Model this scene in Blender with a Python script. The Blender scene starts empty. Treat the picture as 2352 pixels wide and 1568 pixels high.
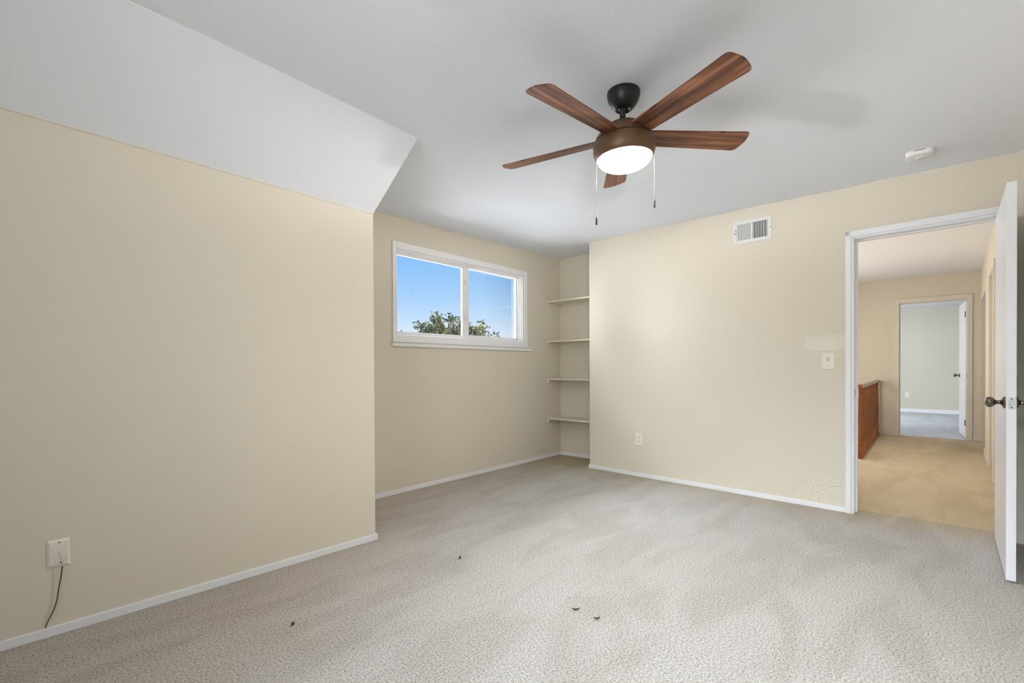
import bpy, bmesh, math, random
from mathutils import Vector, Matrix

# ------------------------------------------------------------------ camera, world, lights, exposure
SC = bpy.context.scene
COL = SC.collection
cam_d = bpy.data.cameras.new('camera')
cam_d.sensor_width = 36.0
cam_d.sensor_fit = 'HORIZONTAL'
cam_d.lens = 36.0 * 1071.18 / 2352.0
cam_d.shift_y = 67.99 / 2352.0
cam_d.clip_start = 0.03
cam_d.clip_end = 200
cam = bpy.data.objects.new('camera', cam_d)
COL.objects.link(cam)
_yaw, _pitch, _roll = 0.7277, -0.0073, -0.0048
_f = Vector((math.cos(_yaw) * math.cos(_pitch), math.sin(_yaw) * math.cos(_pitch), math.sin(_pitch)))
_r = Vector((math.sin(_yaw), -math.cos(_yaw), 0.0))
_u = _r.cross(_f)
_cr, _sr = math.cos(_roll), math.sin(_roll)
_r, _u = _cr * _r + _sr * _u, -_sr * _r + _cr * _u
cam.matrix_world = Matrix(((_r.x, _u.x, -_f.x, 0), (_r.y, _u.y, -_f.y, 0), (_r.z, _u.z, -_f.z, 1.10), (0, 0, 0, 1)))
SC.camera = cam

vs = SC.view_settings
vs.view_transform = 'Standard'
vs.look = 'None'
vs.exposure = 0.17
vs.gamma = 1.0
vs.use_curve_mapping = False
SC.display_settings.display_device = 'sRGB'


def lin(r, g, b):
    def c(v):
        v /= 255.0
        return v / 12.92 if v <= 0.04045 else ((v + 0.055) / 1.055) ** 2.4
    return (c(r), c(g), c(b), 1.0)


world = bpy.data.worlds.new('sky')
SC.world = world
world.use_nodes = True
wn, wl = world.node_tree.nodes, world.node_tree.links
wn.clear()
w_out = wn.new('ShaderNodeOutputWorld')
w_bg = wn.new('ShaderNodeBackground')
w_tc = wn.new('ShaderNodeTexCoord')
w_sep = wn.new('ShaderNodeSeparateXYZ')
w_ramp = wn.new('ShaderNodeValToRGB')
wl.new(w_tc.outputs['Generated'], w_sep.inputs[0])
wl.new(w_sep.outputs['Z'], w_ramp.inputs[0])
wl.new(w_ramp.outputs[0], w_bg.inputs[0])
wl.new(w_bg.outputs[0], w_out.inputs[0])
e = w_ramp.color_ramp.elements
e[0].position, e[0].color = 0.0, lin(240, 245, 252)
e[1].position, e[1].color = 1.0, lin(80, 140, 225)
for p, c in ((0.06, lin(220, 234, 251)), (0.10, lin(190, 217, 246)), (0.15, lin(160, 202, 243)), (0.21, lin(135, 189, 241)), (0.25, lin(118, 180, 242))):
    n = e.new(p)
    n.color = c
w_bg.inputs[1].default_value = 1.0


def area(name, loc, target, sx, sy, power, color, spread=180):
    d = bpy.data.lights.new(name, 'AREA')
    d.shape = 'RECTANGLE'
    d.size, d.size_y = sx, sy
    d.energy = power
    d.color = color
    d.spread = math.radians(spread)
    o = bpy.data.objects.new(name, d)
    COL.objects.link(o)
    o.location = loc
    o.rotation_euler = (Vector(target) - Vector(loc)).to_track_quat('-Z', 'Y').to_euler()
    return o


sun_d = bpy.data.lights.new('sun', 'SUN')
sun_d.energy = 3.2
sun_d.angle = 0.01
sun_d.color = (1.0, 0.95, 0.86)
sun = bpy.data.objects.new('sun', sun_d)
COL.objects.link(sun)
sun.rotation_euler = Vector((-0.30, 0.70, -0.62)).to_track_quat('-Z', 'Y').to_euler()

# daylight of the high sky falling in through the dormer window, and the bright yard below it
area('window_daylight', (3.30, 6.60, 5.00), (3.25, 2.6, 0.6), 5.0, 2.6, 850, (0.84, 0.93, 1.0))
area('lawn_bounce', (3.30, 5.00, -0.80), (3.25, 3.4, 1.9), 4.5, 2.6, 195, (0.92, 0.97, 1.0))
area('yard_bounce', (3.30, 8.60, -1.10), (3.25, 3.4, 1.5), 9.0, 1.6, 216, (0.88, 0.95, 1.0))
area('horizon_glow', (3.30, 8.60, 0.75), (3.25, 3.4, 1.6), 9.0, 1.7, 425, (0.88, 0.95, 1.0))
area('west_glow', (-2.60, 7.60, 2.70), (3.25, 3.5, 1.75), 4.5, 3.2, 1450, (0.90, 0.96, 1.0))
# fill lamps added out of view behind the camera: level, high and low
area('rear_level_fill', (-1.66, 0.35, 1.50), (4.4, 3.0, 1.55), 1.2, 1.2, 4.4, (0.90, 0.95, 1.0), 78)
area('rear_side_fill', (-1.66, -0.02, 1.45), (3.9, 3.4, 1.45), 0.7, 1.2, 1.5, (0.92, 0.96, 1.0), 46)
area('rear_high_fill', (-3.40, -0.05, 2.75), (2.9, -0.05, 0.0), 1.0, 1.0, 38, (0.84, 0.93, 1.0), 50)
area('rear_low_fill', (-4.20, 0.20, 0.10), (2.2, 0.6, 2.44), 1.6, 1.6, 125, (0.90, 0.95, 1.0))
# landing window over the stairwell and the window of the far bedroom
area('stair_window_daylight', (7.0, 1.72, 1.30), (7.0, 0.0, 1.10), 3.4, 1.2, 45, (1.0, 0.955, 0.90))
area('bedroom_window_daylight', (12.2, 2.40, 1.5), (12.6, 0.0, 0.7), 1.8, 1.3, 60, (0.96, 0.955, 1.0))

# ------------------------------------------------------------------ helpers
MW = {}


def bm_new():
    return bmesh.new()


def link(name, bm, mat, parent=None, mw=None, smooth=False, bevel=0.0, seg=2):
    """finish a bmesh as one mesh object; bmesh coordinates are in the frame mw"""
    bmesh.ops.recalc_face_normals(bm, faces=bm.faces[:])
    me = bpy.data.meshes.new(name)
    bm.to_mesh(me)
    bm.free()
    if smooth:
        for p in me.polygons:
            p.use_smooth = True
    mats = mat if isinstance(mat, (list, tuple)) else [mat]
    for m in mats:
        me.materials.append(m)
    o = bpy.data.objects.new(name, me)
    COL.objects.link(o)
    mw = mw or Matrix.Identity(4)
    if parent is not None:
        o.parent = parent
        o.matrix_basis = MW[parent.name].inverted() @ mw
    else:
        o.matrix_basis = mw
    MW[o.name] = mw.copy()
    if bevel:
        b = o.modifiers.new('bevel', 'BEVEL')
        b.width, b.segments, b.limit_method = bevel, seg, 'ANGLE'
        b.angle_limit = math.radians(40)
    if smooth == 'auto':
        for p in me.polygons:
            p.use_smooth = True
        s = o.modifiers.new('edges', 'EDGE_SPLIT')
        s.split_angle = math.radians(38)
    return o


def empty(name, mw):
    o = bpy.data.objects.new(name, None)
    COL.objects.link(o)
    o.empty_display_size = 0.05
    o.matrix_basis = mw
    MW[o.name] = mw.copy()
    return o


def tag(o, label, cat, group=None):
    o['label'] = label
    o['category'] = cat
    if group:
        o['group'] = group
    return o


def struct(o, label=None, cat=None):
    o['kind'] = 'structure'
    if label:
        o['label'] = label
    if cat:
        o['category'] = cat
    return o


def box(bm, x0, x1, y0, y1, z0, z1):
    v = [bm.verts.new((x, y, z)) for z in (z0, z1) for y in (y0, y1) for x in (x0, x1)]
    for q in ((0, 1, 3, 2), (4, 6, 7, 5), (0, 4, 5, 1), (1, 5, 7, 3), (3, 7, 6, 2), (2, 6, 4, 0)):
        bm.faces.new([v[i] for i in q])
    return v


def prism(bm, pts, a0, a1, axis='z'):
    """extrude a closed outline of (u, v) pairs between a0 and a1 along an axis"""
    def mk(u, v, a):
        return {'z': (u, v, a), 'x': (a, u, v), 'y': (u, a, v)}[axis]
    lo = [bm.verts.new(mk(u, v, a0)) for u, v in pts]
    hi = [bm.verts.new(mk(u, v, a1)) for u, v in pts]
    bm.faces.new(lo)
    bm.faces.new(list(reversed(hi)))
    k = len(pts)
    for i in range(k):
        bm.faces.new((lo[i], lo[(i + 1) % k], hi[(i + 1) % k], hi[i]))


def lathe(bm, prof, n=48, mat=None):
    """revolve (r, z) pairs about z"""
    mat = mat or Matrix.Identity(4)
    rings = []
    for r, z in prof:
        if r < 1e-6:
            rings.append([bm.verts.new(mat @ Vector((0, 0, z)))])
        else:
            rings.append([bm.verts.new(mat @ Vector((r * math.cos(2 * math.pi * i / n), r * math.sin(2 * math.pi * i / n), z))) for i in range(n)])
    for a, b in zip(rings, rings[1:]):
        for i in range(n):
            j = (i + 1) % n
            if len(a) == 1 and len(b) == 1:
                continue
            if len(a) == 1:
                bm.faces.new((a[0], b[i], b[j]))
            elif len(b) == 1:
                bm.faces.new((a[i], a[j], b[0]))
            else:
                bm.faces.new((a[i], a[j], b[j], b[i]))


def tube(bm, pts, r, n=8):
    """a round tube through points"""
    pts = [Vector(p) for p in pts]
    rings = []
    rr = r if isinstance(r, (list, tuple)) else [r] * len(pts)
    for i, p in enumerate(pts):
        t = (pts[min(i + 1, len(pts) - 1)] - pts[max(i - 1, 0)]).normalized()
        a = t.orthogonal().normalized() if i == 0 else (prev_a - t * prev_a.dot(t)).normalized()
        prev_a = a
        b = t.cross(a)
        rings.append([bm.verts.new(p + rr[i] * (a * math.cos(2 * math.pi * k / n) + b * math.sin(2 * math.pi * k / n))) for k in range(n)])
    for a, b in zip(rings, rings[1:]):
        for k in range(n):
            bm.faces.new((a[k], a[(k + 1) % n], b[(k + 1) % n], b[k]))
    bm.faces.new(rings[0])
    bm.faces.new(list(reversed(rings[-1])))


def smooth_path(pts, n=8):
    """Catmull-Rom through points"""
    P = [Vector(p) for p in pts]
    P = [P[0] * 2 - P[1]] + P + [P[-1] * 2 - P[-2]]
    out = []
    for i in range(1, len(P) - 2):
        for k in range(n):
            t = k / n
            a, b, c, d = P[i - 1], P[i], P[i + 1], P[i + 2]
            out.append(0.5 * ((2 * b) + (c - a) * t + (2 * a - 5 * b + 4 * c - d) * t * t + (3 * b - a - 3 * c + d) * t ** 3))
    out.append(P[-2])
    return out


def frame(origin, xdir):
    """wall frame: x along the wall to the right, y into the wall, z up"""
    x = Vector((xdir[0], xdir[1], 0)).normalized()
    y = Vector((-x.y, x.x, 0))
    return Matrix(((x.x, y.x, 0, origin[0]), (x.y, y.y, 0, origin[1]), (0, 0, 1, 0), (0, 0, 0, 1)))


def T(x, y, z):
    return Matrix.Translation((x, y, z))


# ------------------------------------------------------------------ materials
def mat(name, color, rough=0.6, spec=0.3, metal=0.0, bump=0.0, bscale=300.0, var=0.0, vscale=4.0):
    m = bpy.data.materials.new(name)
    m.use_nodes = True
    nt = m.node_tree
    b = nt.nodes['Principled BSDF']
    b.inputs['Base Color'].default_value = color
    b.inputs['Roughness'].default_value = rough
    b.inputs['Specular IOR Level'].default_value = spec
    b.inputs['Metallic'].default_value = metal
    tc = nt.nodes.new('ShaderNodeTexCoord')
    if bump:
        n = nt.nodes.new('ShaderNodeTexNoise')
        n.inputs['Scale'].default_value = bscale
        n.inputs['Detail'].default_value = 3
        bp = nt.nodes.new('ShaderNodeBump')
        bp.inputs['Strength'].default_value = bump
        bp.inputs['Distance'].default_value = 0.004
        nt.links.new(tc.outputs['Object'], n.inputs['Vector'])
        nt.links.new(n.outputs['Fac'], bp.inputs['Height'])
        nt.links.new(bp.outputs['Normal'], b.inputs['Normal'])
    n2 = nt.nodes.new('ShaderNodeTexNoise')
    n2.inputs['Scale'].default_value = vscale
    n2.inputs['Detail'].default_value = 2
    nt.links.new(tc.outputs['Object'], n2.inputs['Vector'])
    mx = nt.nodes.new('ShaderNodeMix')
    mx.data_type = 'RGBA'
    k = 1.0 - (var or 0.01)
    mx.inputs['A'].default_value = color
    mx.inputs['B'].default_value = (color[0] * k, color[1] * k, color[2] * k, 1)
    nt.links.new(n2.outputs['Fac'], mx.inputs['Factor'])
    nt.links.new(mx.outputs['Result'], b.inputs['Base Color'])
    return m


WALL = lin(223, 215, 198)
M = {}
M['wall'] = mat('beige_wall_paint', WALL, 0.75, 0.2, bump=0.10, bscale=90, var=0.03, vscale=1.5)
M['ceiling'] = mat('white_ceiling_paint', lin(237, 240, 247), 0.85, 0.15, bump=0.32, bscale=38, var=0.02)
M['ceiling_hall'] = mat('hall_ceiling_paint', lin(234, 234, 236), 0.85, 0.15, bump=0.15, bscale=60)
M['trim'] = mat('white_trim_paint', lin(237, 238, 241), 0.38, 0.4, var=0.02)
M['door'] = mat('white_door_paint', lin(240, 241, 246), 0.35, 0.4, var=0.02)
M['cream'] = mat('cream_trim_paint', lin(226, 219, 206), 0.4, 0.4, var=0.03)
M['shelf'] = mat('cream_shelf_paint', lin(226, 218, 199), 0.45, 0.35, var=0.02)
M['edge'] = mat('ceiling_paint_edge', lin(228, 220, 204), 0.7, 0.2)
M['vinyl'] = mat('white_window_frame', lin(242, 240, 240), 0.35, 0.4)
M['plate'] = mat('ivory_plastic', lin(236, 231, 217), 0.35, 0.45)
M['plate_white'] = mat('white_plastic', lin(232, 231, 228), 0.4, 0.4)
M['patch'] = mat('fresh_paint_patch', lin(231, 224, 208), 0.7, 0.2)
M['vent'] = mat('white_enamel', lin(226, 226, 224), 0.35, 0.4)
M['dark'] = mat('dark_cavity', lin(12, 11, 10), 0.9, 0.05)
M['slot'] = mat('dark_slot', lin(90, 84, 74), 0.8, 0.1)
M['recess'] = mat('shaded_ivory', lin(196, 190, 172), 0.6, 0.2)  # switch recess: its shade is put into a darker ivory
M['bar'] = mat('shaded_bar', lin(70, 68, 64), 0.8, 0.1)
M['hole'] = mat('screw_hole', lin(28, 24, 18), 0.8, 0.1)
M['black'] = mat('matte_black_metal', lin(26, 26, 27), 0.42, 0.4)
M['bronze'] = mat('bronze_metal', lin(108, 80, 58), 0.45, 0.5, metal=0.35)
M['chain'] = mat('brass_chain', lin(118, 106, 86), 0.35, 0.5, metal=0.8)
M['knob'] = mat('dark_pewter', lin(120, 112, 102), 0.22, 0.5, metal=1.0)
M['steel'] = mat('brushed_steel', lin(190, 190, 190), 0.35, 0.5, metal=0.9)
M['bedroom_wall'] = mat('pale_green_wall_paint', lin(207, 205, 192), 0.75, 0.2, bump=0.08, bscale=90)
M['cord'] = mat('brown_cord', lin(100, 82, 54), 0.5, 0.3)
M['cord_sleeve'] = mat('cream_cord', lin(214, 205, 186), 0.5, 0.3)
M['scrap'] = mat('dark_scrap', lin(62, 54, 38), 0.8, 0.1, var=0.4, vscale=90)
M['bark'] = mat('bark', lin(92, 74, 58), 0.9, 0.1, var=0.4, vscale=12)
M['yard'] = mat('pale_yard', lin(190, 184, 172), 0.95, 0.05, var=0.2, vscale=0.5)


def wood(name, dark, mid, light, sx, sy, knots=True, rough=0.42, sz=None):
    m = bpy.data.materials.new(name)
    m.use_nodes = True
    nt = m.node_tree
    L = nt.links.new
    b = nt.nodes['Principled BSDF']
    b.inputs['Roughness'].default_value = rough
    b.inputs['Specular IOR Level'].default_value = 0.35
    tc = nt.nodes.new('ShaderNodeTexCoord')
    mp = nt.nodes.new('ShaderNodeMapping')
    mp.inputs['Scale'].default_value = (sx, sy, sz or sy)
    L(tc.outputs['Object'], mp.inputs['Vector'])
    oi = nt.nodes.new('ShaderNodeObjectInfo')
    ad = nt.nodes.new('ShaderNodeVectorMath')
    ad.operation = 'ADD'
    mul = nt.nodes.new('ShaderNodeMath')
    mul.operation = 'MULTIPLY'
    mul.inputs[1].default_value = 37.0
    L(oi.outputs['Random'], mul.inputs[0])
    cb = nt.nodes.new('ShaderNodeCombineXYZ')
    L(mul.outputs[0], cb.inputs[0]); L(mul.outputs[0], cb.inputs[1])
    L(mp.outputs[0], ad.inputs[0]); L(cb.outputs[0], ad.inputs[1])
    n1 = nt.nodes.new('ShaderNodeTexNoise')
    n1.inputs['Scale'].default_value = 1.0
    n1.inputs['Detail'].default_value = 5
    n1.inputs['Roughness'].default_value = 0.62
    n1.inputs['Distortion'].default_value = 0.4
    L(ad.outputs[0], n1.inputs['Vector'])
    rp = nt.nodes.new('ShaderNodeValToRGB')
    e = rp.color_ramp.elements
    e[0].position, e[0].color = 0.30, dark
    e[1].position, e[1].color = 0.72, light
    k = e.new(0.50); k.color = mid
    L(n1.outputs['Fac'], rp.inputs[0])
    out = rp.outputs[0]
    if knots:
        mp2 = nt.nodes.new('ShaderNodeMapping')
        mp2.inputs['Scale'].default_value = (4.2, 13.0, 13.0)
        L(tc.outputs['Object'], mp2.inputs['Vector'])
        ad2 = nt.nodes.new('ShaderNodeVectorMath'); ad2.operation = 'ADD'
        L(mp2.outputs[0], ad2.inputs[0]); L(cb.outputs[0], ad2.inputs[1])
        vo = nt.nodes.new('ShaderNodeTexVoronoi')
        vo.inputs['Scale'].default_value = 1.0
        L(ad2.outputs[0], vo.inputs['Vector'])
        r2 = nt.nodes.new('ShaderNodeValToRGB')
        r2.color_ramp.elements[0].position, r2.color_ramp.elements[0].color = 0.06, (0.25, 0.2, 0.2, 1)
        r2.color_ramp.elements[1].position, r2.color_ramp.elements[1].color = 0.13, (1, 1, 1, 1)
        L(vo.outputs['Distance'], r2.inputs[0])
        mm = nt.nodes.new('ShaderNodeMix'); mm.data_type = 'RGBA'; mm.blend_type = 'MULTIPLY'
        mm.inputs['Factor'].default_value = 1.0
        L(out, mm.inputs['A']); L(r2.outputs[0], mm.inputs['B'])
        out = mm.outputs['Result']
    L(out, b.inputs['Base Color'])
    return m


M['blade'] = wood('walnut_blade', lin(56, 34, 27), lin(108, 68, 48), lin(166, 114, 80), 2.0, 34.0)
M['rail'] = wood('stained_oak', lin(112, 62, 32), lin(146, 88, 50), lin(170, 108, 66), 40.0, 40.0, knots=False, sz=2.0)
M['handrail'] = wood('tan_handrail', lin(140, 118, 92), lin(160, 138, 110), lin(178, 158, 130), 3.0, 30.0, knots=False, rough=0.3)  # tan wood, lighter than the balusters


def carpet(name, dark, light, soil=None, soil_x=(0, 1), vac=0.10, edge_tint=None):
    m = bpy.data.materials.new(name)
    m.use_nodes = True
    nt = m.node_tree
    L = nt.links.new
    b = nt.nodes['Principled BSDF']
    b.inputs['Roughness'].default_value = 1.0
    b.inputs['Specular IOR Level'].default_value = 0.0
    tc = nt.nodes.new('ShaderNodeTexCoord')
    n1 = nt.nodes.new('ShaderNodeTexNoise')
    n1.inputs['Scale'].default_value = 120.0
    n1.inputs['Detail'].default_value = 3.0
    n1.inputs['Roughness'].default_value = 0.7
    L(tc.outputs['Object'], n1.inputs['Vector'])
    rp = nt.nodes.new('ShaderNodeValToRGB')
    rp.color_ramp.elements[0].position, rp.color_ramp.elements[0].color = 0.33, dark
    rp.color_ramp.elements[1].position, rp.color_ramp.elements[1].color = 0.60, light
    L(n1.outputs['Fac'], rp.inputs[0])
    # brushed and trodden patches of the pile
    mp = nt.nodes.new('ShaderNodeMapping')
    mp.inputs['Rotation'].default_value = (0, 0, math.radians(18))
    mp.inputs['Scale'].default_value = (0.9, 2.6, 1.0)
    L(tc.outputs['Object'], mp.inputs['Vector'])
    n2 = nt.nodes.new('ShaderNodeTexNoise')
    n2.inputs['Scale'].default_value = 1.5
    n2.inputs['Detail'].default_value = 4.0
    n2.inputs['Roughness'].default_value = 0.55
    n2.inputs['Distortion'].default_value = 0.8
    L(mp.outputs[0], n2.inputs['Vector'])
    r2 = nt.nodes.new('ShaderNodeValToRGB')
    k = 1.0 - vac
    r2.color_ramp.elements[0].position, r2.color_ramp.elements[0].color = 0.40, (k, k * 0.985, k * 0.97, 1)
    r2.color_ramp.elements[1].position, r2.color_ramp.elements[1].color = 0.56, (1, 1, 1, 1)
    L(n2.outputs['Fac'], r2.inputs[0])
    mm = nt.nodes.new('ShaderNodeMix'); mm.data_type = 'RGBA'; mm.blend_type = 'MULTIPLY'
    mm.inputs['Factor'].default_value = 1.0
    L(rp.outputs[0], mm.inputs['A']); L(r2.outputs[0], mm.inputs['B'])
    out = mm.outputs['Result']
    if edge_tint:
        # pile tinted browner along the left and window walls than in the middle
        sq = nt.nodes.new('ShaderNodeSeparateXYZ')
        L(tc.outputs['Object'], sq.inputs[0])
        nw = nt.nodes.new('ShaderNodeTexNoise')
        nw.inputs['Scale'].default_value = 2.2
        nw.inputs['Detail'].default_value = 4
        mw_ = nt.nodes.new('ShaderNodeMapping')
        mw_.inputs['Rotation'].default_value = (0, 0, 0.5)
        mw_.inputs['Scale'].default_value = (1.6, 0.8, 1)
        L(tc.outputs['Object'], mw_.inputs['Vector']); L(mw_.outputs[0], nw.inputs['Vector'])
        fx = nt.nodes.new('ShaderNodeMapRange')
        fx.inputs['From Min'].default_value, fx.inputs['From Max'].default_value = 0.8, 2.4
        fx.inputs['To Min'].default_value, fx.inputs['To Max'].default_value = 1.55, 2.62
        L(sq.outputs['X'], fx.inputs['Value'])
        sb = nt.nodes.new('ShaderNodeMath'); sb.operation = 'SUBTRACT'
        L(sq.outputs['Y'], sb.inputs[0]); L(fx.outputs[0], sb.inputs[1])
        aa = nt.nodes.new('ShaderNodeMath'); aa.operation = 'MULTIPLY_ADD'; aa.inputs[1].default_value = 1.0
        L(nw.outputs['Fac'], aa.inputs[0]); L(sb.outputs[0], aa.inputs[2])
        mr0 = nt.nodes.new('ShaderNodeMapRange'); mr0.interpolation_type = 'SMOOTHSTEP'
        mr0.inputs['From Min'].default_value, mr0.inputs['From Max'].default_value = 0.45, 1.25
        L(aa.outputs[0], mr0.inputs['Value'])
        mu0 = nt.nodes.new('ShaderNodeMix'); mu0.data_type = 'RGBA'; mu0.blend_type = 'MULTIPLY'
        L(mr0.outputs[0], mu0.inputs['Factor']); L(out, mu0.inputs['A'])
        mu0.inputs['B'].default_value = edge_tint
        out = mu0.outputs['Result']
    if soil:
        # foot traffic has soiled the pile around the doorway
        sp = nt.nodes.new('ShaderNodeSeparateXYZ')
        L(tc.outputs['Object'], sp.inputs[0])
        n3 = nt.nodes.new('ShaderNodeTexNoise')
        n3.inputs['Scale'].default_value = 3.0
        n3.inputs['Detail'].default_value = 4
        L(tc.outputs['Object'], n3.inputs['Vector'])
        a1 = nt.nodes.new('ShaderNodeMath'); a1.operation = 'MULTIPLY_ADD'
        a1.inputs[1].default_value = 0.5
        L(n3.outputs['Fac'], a1.inputs[0]); L(sp.outputs['X'], a1.inputs[2])
        mr = nt.nodes.new('ShaderNodeMapRange')
        mr.inputs['From Min'].default_value, mr.inputs['From Max'].default_value = soil_x
        L(a1.outputs[0], mr.inputs['Value'])
        ms = nt.nodes.new('ShaderNodeMix'); ms.data_type = 'RGBA'; ms.blend_type = 'MULTIPLY'
        L(mr.outputs[0], ms.inputs['Factor'])
        L(out, ms.inputs['A'])
        ms.inputs['B'].default_value = soil
        out = ms.outputs['Result']
    L(out, b.inputs['Base Color'])
    bp = nt.nodes.new('ShaderNodeBump')
    bp.inputs['Strength'].default_value = 0.9
    bp.inputs['Distance'].default_value = 0.006
    L(n1.outputs['Fac'], bp.inputs['Height'])
    L(bp.outputs['Normal'], b.inputs['Normal'])
    return m


SOIL = (0.97, 0.88, 0.70, 1)
M['carpet'] = carpet('grey_beige_carpet', lin(149, 143, 136), lin(213, 210, 207), soil=SOIL, soil_x=(4.12, 4.66), edge_tint=(0.96, 0.91, 0.84, 1), vac=0.10)
M['carpet_hall'] = carpet('soiled_hall_carpet', lin(170, 155, 130), lin(226, 210, 182))
M['carpet_bedroom'] = carpet('blue_grey_carpet', lin(172, 177, 182), lin(226, 232, 238), vac=0.08)


def glass():
    m = bpy.data.materials.new('window_glass')
    m.use_nodes = True
    nt = m.node_tree
    nt.nodes.clear()
    o = nt.nodes.new('ShaderNodeOutputMaterial')
    t = nt.nodes.new('ShaderNodeBsdfTransparent')
    g = nt.nodes.new('ShaderNodeBsdfGlossy')
    g.inputs['Roughness'].default_value = 0.02
    f = nt.nodes.new('ShaderNodeFresnel')
    f.inputs['IOR'].default_value = 1.3
    mx = nt.nodes.new('ShaderNodeMixShader')
    nt.links.new(f.outputs[0], mx.inputs[0])
    nt.links.new(t.outputs[0], mx.inputs[1])
    nt.links.new(g.outputs[0], mx.inputs[2])
    nt.links.new(mx.outputs[0], o.inputs[0])
    return m


M['glass'] = glass()


def lamp_glass():
    """frosted glass: lets part of the bulbs' light straight through, glows with the rest"""
    m = bpy.data.materials.new('frosted_lamp_glass')
    m.use_nodes = True
    nt = m.node_tree
    nt.nodes.clear()
    L = nt.links.new
    o = nt.nodes.new('ShaderNodeOutputMaterial')
    t = nt.nodes.new('ShaderNodeBsdfTransparent')
    t.inputs[0].default_value = (1, 1, 1, 1)
    em = nt.nodes.new('ShaderNodeEmission')
    em.inputs[0].default_value = (1.0, 0.84, 0.62, 1)
    em.inputs[1].default_value = 1.2
    df = nt.nodes.new('ShaderNodeBsdfDiffuse')
    df.inputs[0].default_value = (0.8, 0.78, 0.74, 1)
    ad = nt.nodes.new('ShaderNodeAddShader')
    mx = nt.nodes.new('ShaderNodeMixShader')
    lw = nt.nodes.new('ShaderNodeLayerWeight')
    lw.inputs[0].default_value = 0.5
    mr = nt.nodes.new('ShaderNodeMapRange')
    mr.inputs['From Min'].default_value, mr.inputs['From Max'].default_value = 0.15, 0.62
    mr.inputs['To Min'].default_value, mr.inputs['To Max'].default_value = 0.50, 1.0
    L(lw.outputs['Facing'], mr.inputs['Value'])
    L(mr.outputs[0], mx.inputs[0])
    L(em.outputs[0], ad.inputs[0]); L(df.outputs[0], ad.inputs[1])
    L(t.outputs[0], mx.inputs[1]); L(ad.outputs[0], mx.inputs[2])
    L(mx.outputs[0], o.inputs[0])
    return m


M['lamp'] = lamp_glass()


def leaf_mat():
    m = bpy.data.materials.new('tree_leaves')
    m.use_nodes = True
    nt = m.node_tree
    b = nt.nodes['Principled BSDF']
    b.inputs['Roughness'].default_value = 0.6
    g = nt.nodes.new('ShaderNodeTexCoord')
    n = nt.nodes.new('ShaderNodeTexNoise')
    n.inputs['Scale'].default_value = 4.5
    n.inputs['Detail'].default_value = 3
    rp = nt.nodes.new('ShaderNodeValToRGB')
    e = rp.color_ramp.elements
    e[0].position, e[0].color = 0.36, lin(54, 62, 44)
    e[1].position, e[1].color = 0.68, lin(178, 164, 82)
    k = e.new(0.52); k.color = lin(92, 102, 66)
    nt.links.new(g.outputs['Object'], n.inputs['Vector'])
    nt.links.new(n.outputs['Fac'], rp.inputs[0])
    nt.links.new(rp.outputs[0], b.inputs['Base Color'])
    return m


M['leaf'] = leaf_mat()

# ------------------------------------------------------------------ the shell of the bedroom
FL = frame((0.0206, 2.7106), (1.6229, -0.0636))          # left wall, x towards the dormer corner (at 1.6242)
FR = frame((4.3726, 2.7587), (-0.0955, -2.3558))          # right wall, x from the nook edge towards the door
YW = 3.473                                                 # dormer (window) wall
XN = 4.815                                                 # back of the shelf nook
XA = 1.6435                                                # end of the left wall
LS = 1.6242

DOOR0, DOOR1, DOORH = 2.357, 3.117, 2.040                   # doorway along the right wall

# floors
bm = bm_new()
v = [bm.verts.new(p) for p in ((-1.75, -0.62, 0), (4.42, -0.62, 0), (4.42, 2.70, 0), (4.95, 2.70, 0), (4.95, 3.62, 0), (-1.75, 3.62, 0))]
bm.faces.new(v)
r = bmesh.ops.extrude_face_region(bm, geom=bm.faces[:])
bmesh.ops.translate(bm, vec=(0, 0, -0.08), verts=[x for x in r['geom'] if isinstance(x, bmesh.types.BMVert)])
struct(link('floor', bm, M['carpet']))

# ceiling, slightly uneven like an old plaster ceiling
cz = [(-1.75, -0.62, 2.44), (4.25, -0.62, 2.412), (4.3096, 1.2038, 2.446), (4.400, 2.390, 2.4565), (4.95, 2.757, 2.466), (4.95, 3.4684, 2.464),
      (4.95, 3.60, 2.464), (XA - 0.05, 3.60, 2.411), (XA, 2.1749, 2.414), (0.6368, 2.1745, 2.443), (0.14, 2.1749, 2.4435), (-1.75, 2.1749, 2.443)]
bm = bm_new()
cc = bm.verts.new((2.08, 1.11, 2.443))
cv = [bm.verts.new(p) for p in cz]
for i in range(len(cv)):
    bm.faces.new((cc, cv[i], cv[(i + 1) % len(cv)]))
struct(link('ceiling', bm, M['ceiling'], smooth=True))

# sloped ceiling under the roof, from the top of the low left wall up to the flat ceiling
KA, KB = 2.0862, 2.176
bm = bm_new()
rows = []
for i in range(35):
    x = -1.75 + (XA + 1.75) * i / 34
    t = (XA - x) / (XA + 1.75)
    yb, zb = 2.647 + (2.781 - 2.647) * t, KA + (KB - KA) * t
    q = min(1.0, (XA - x) / 1.0067)
    yt, zt = 2.1749, 2.414 + 0.029 * q
    rows.append([bm.verts.new(p) for p in ((x, yb + 0.14, zb - 0.097), (x, yb, zb), (x, (yb + yt) / 2, (zb + zt) / 2), (x, yt, zt))])
for p, q in zip(rows, rows[1:]):
    for k in range(3):
        bm.faces.new((p[k], q[k], q[k + 1], p[k + 1]))
struct(link('ceiling_slope', bm, M['ceiling'], smooth=True))
bm = bm_new()
box(bm, -1.95, 5.0, -0.75, 3.66, 2.62, 2.70)  # unseen slab added to stop sun leaking through the ceiling joints
struct(link('sun_block_slab', bm, M['yard']))

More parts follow.
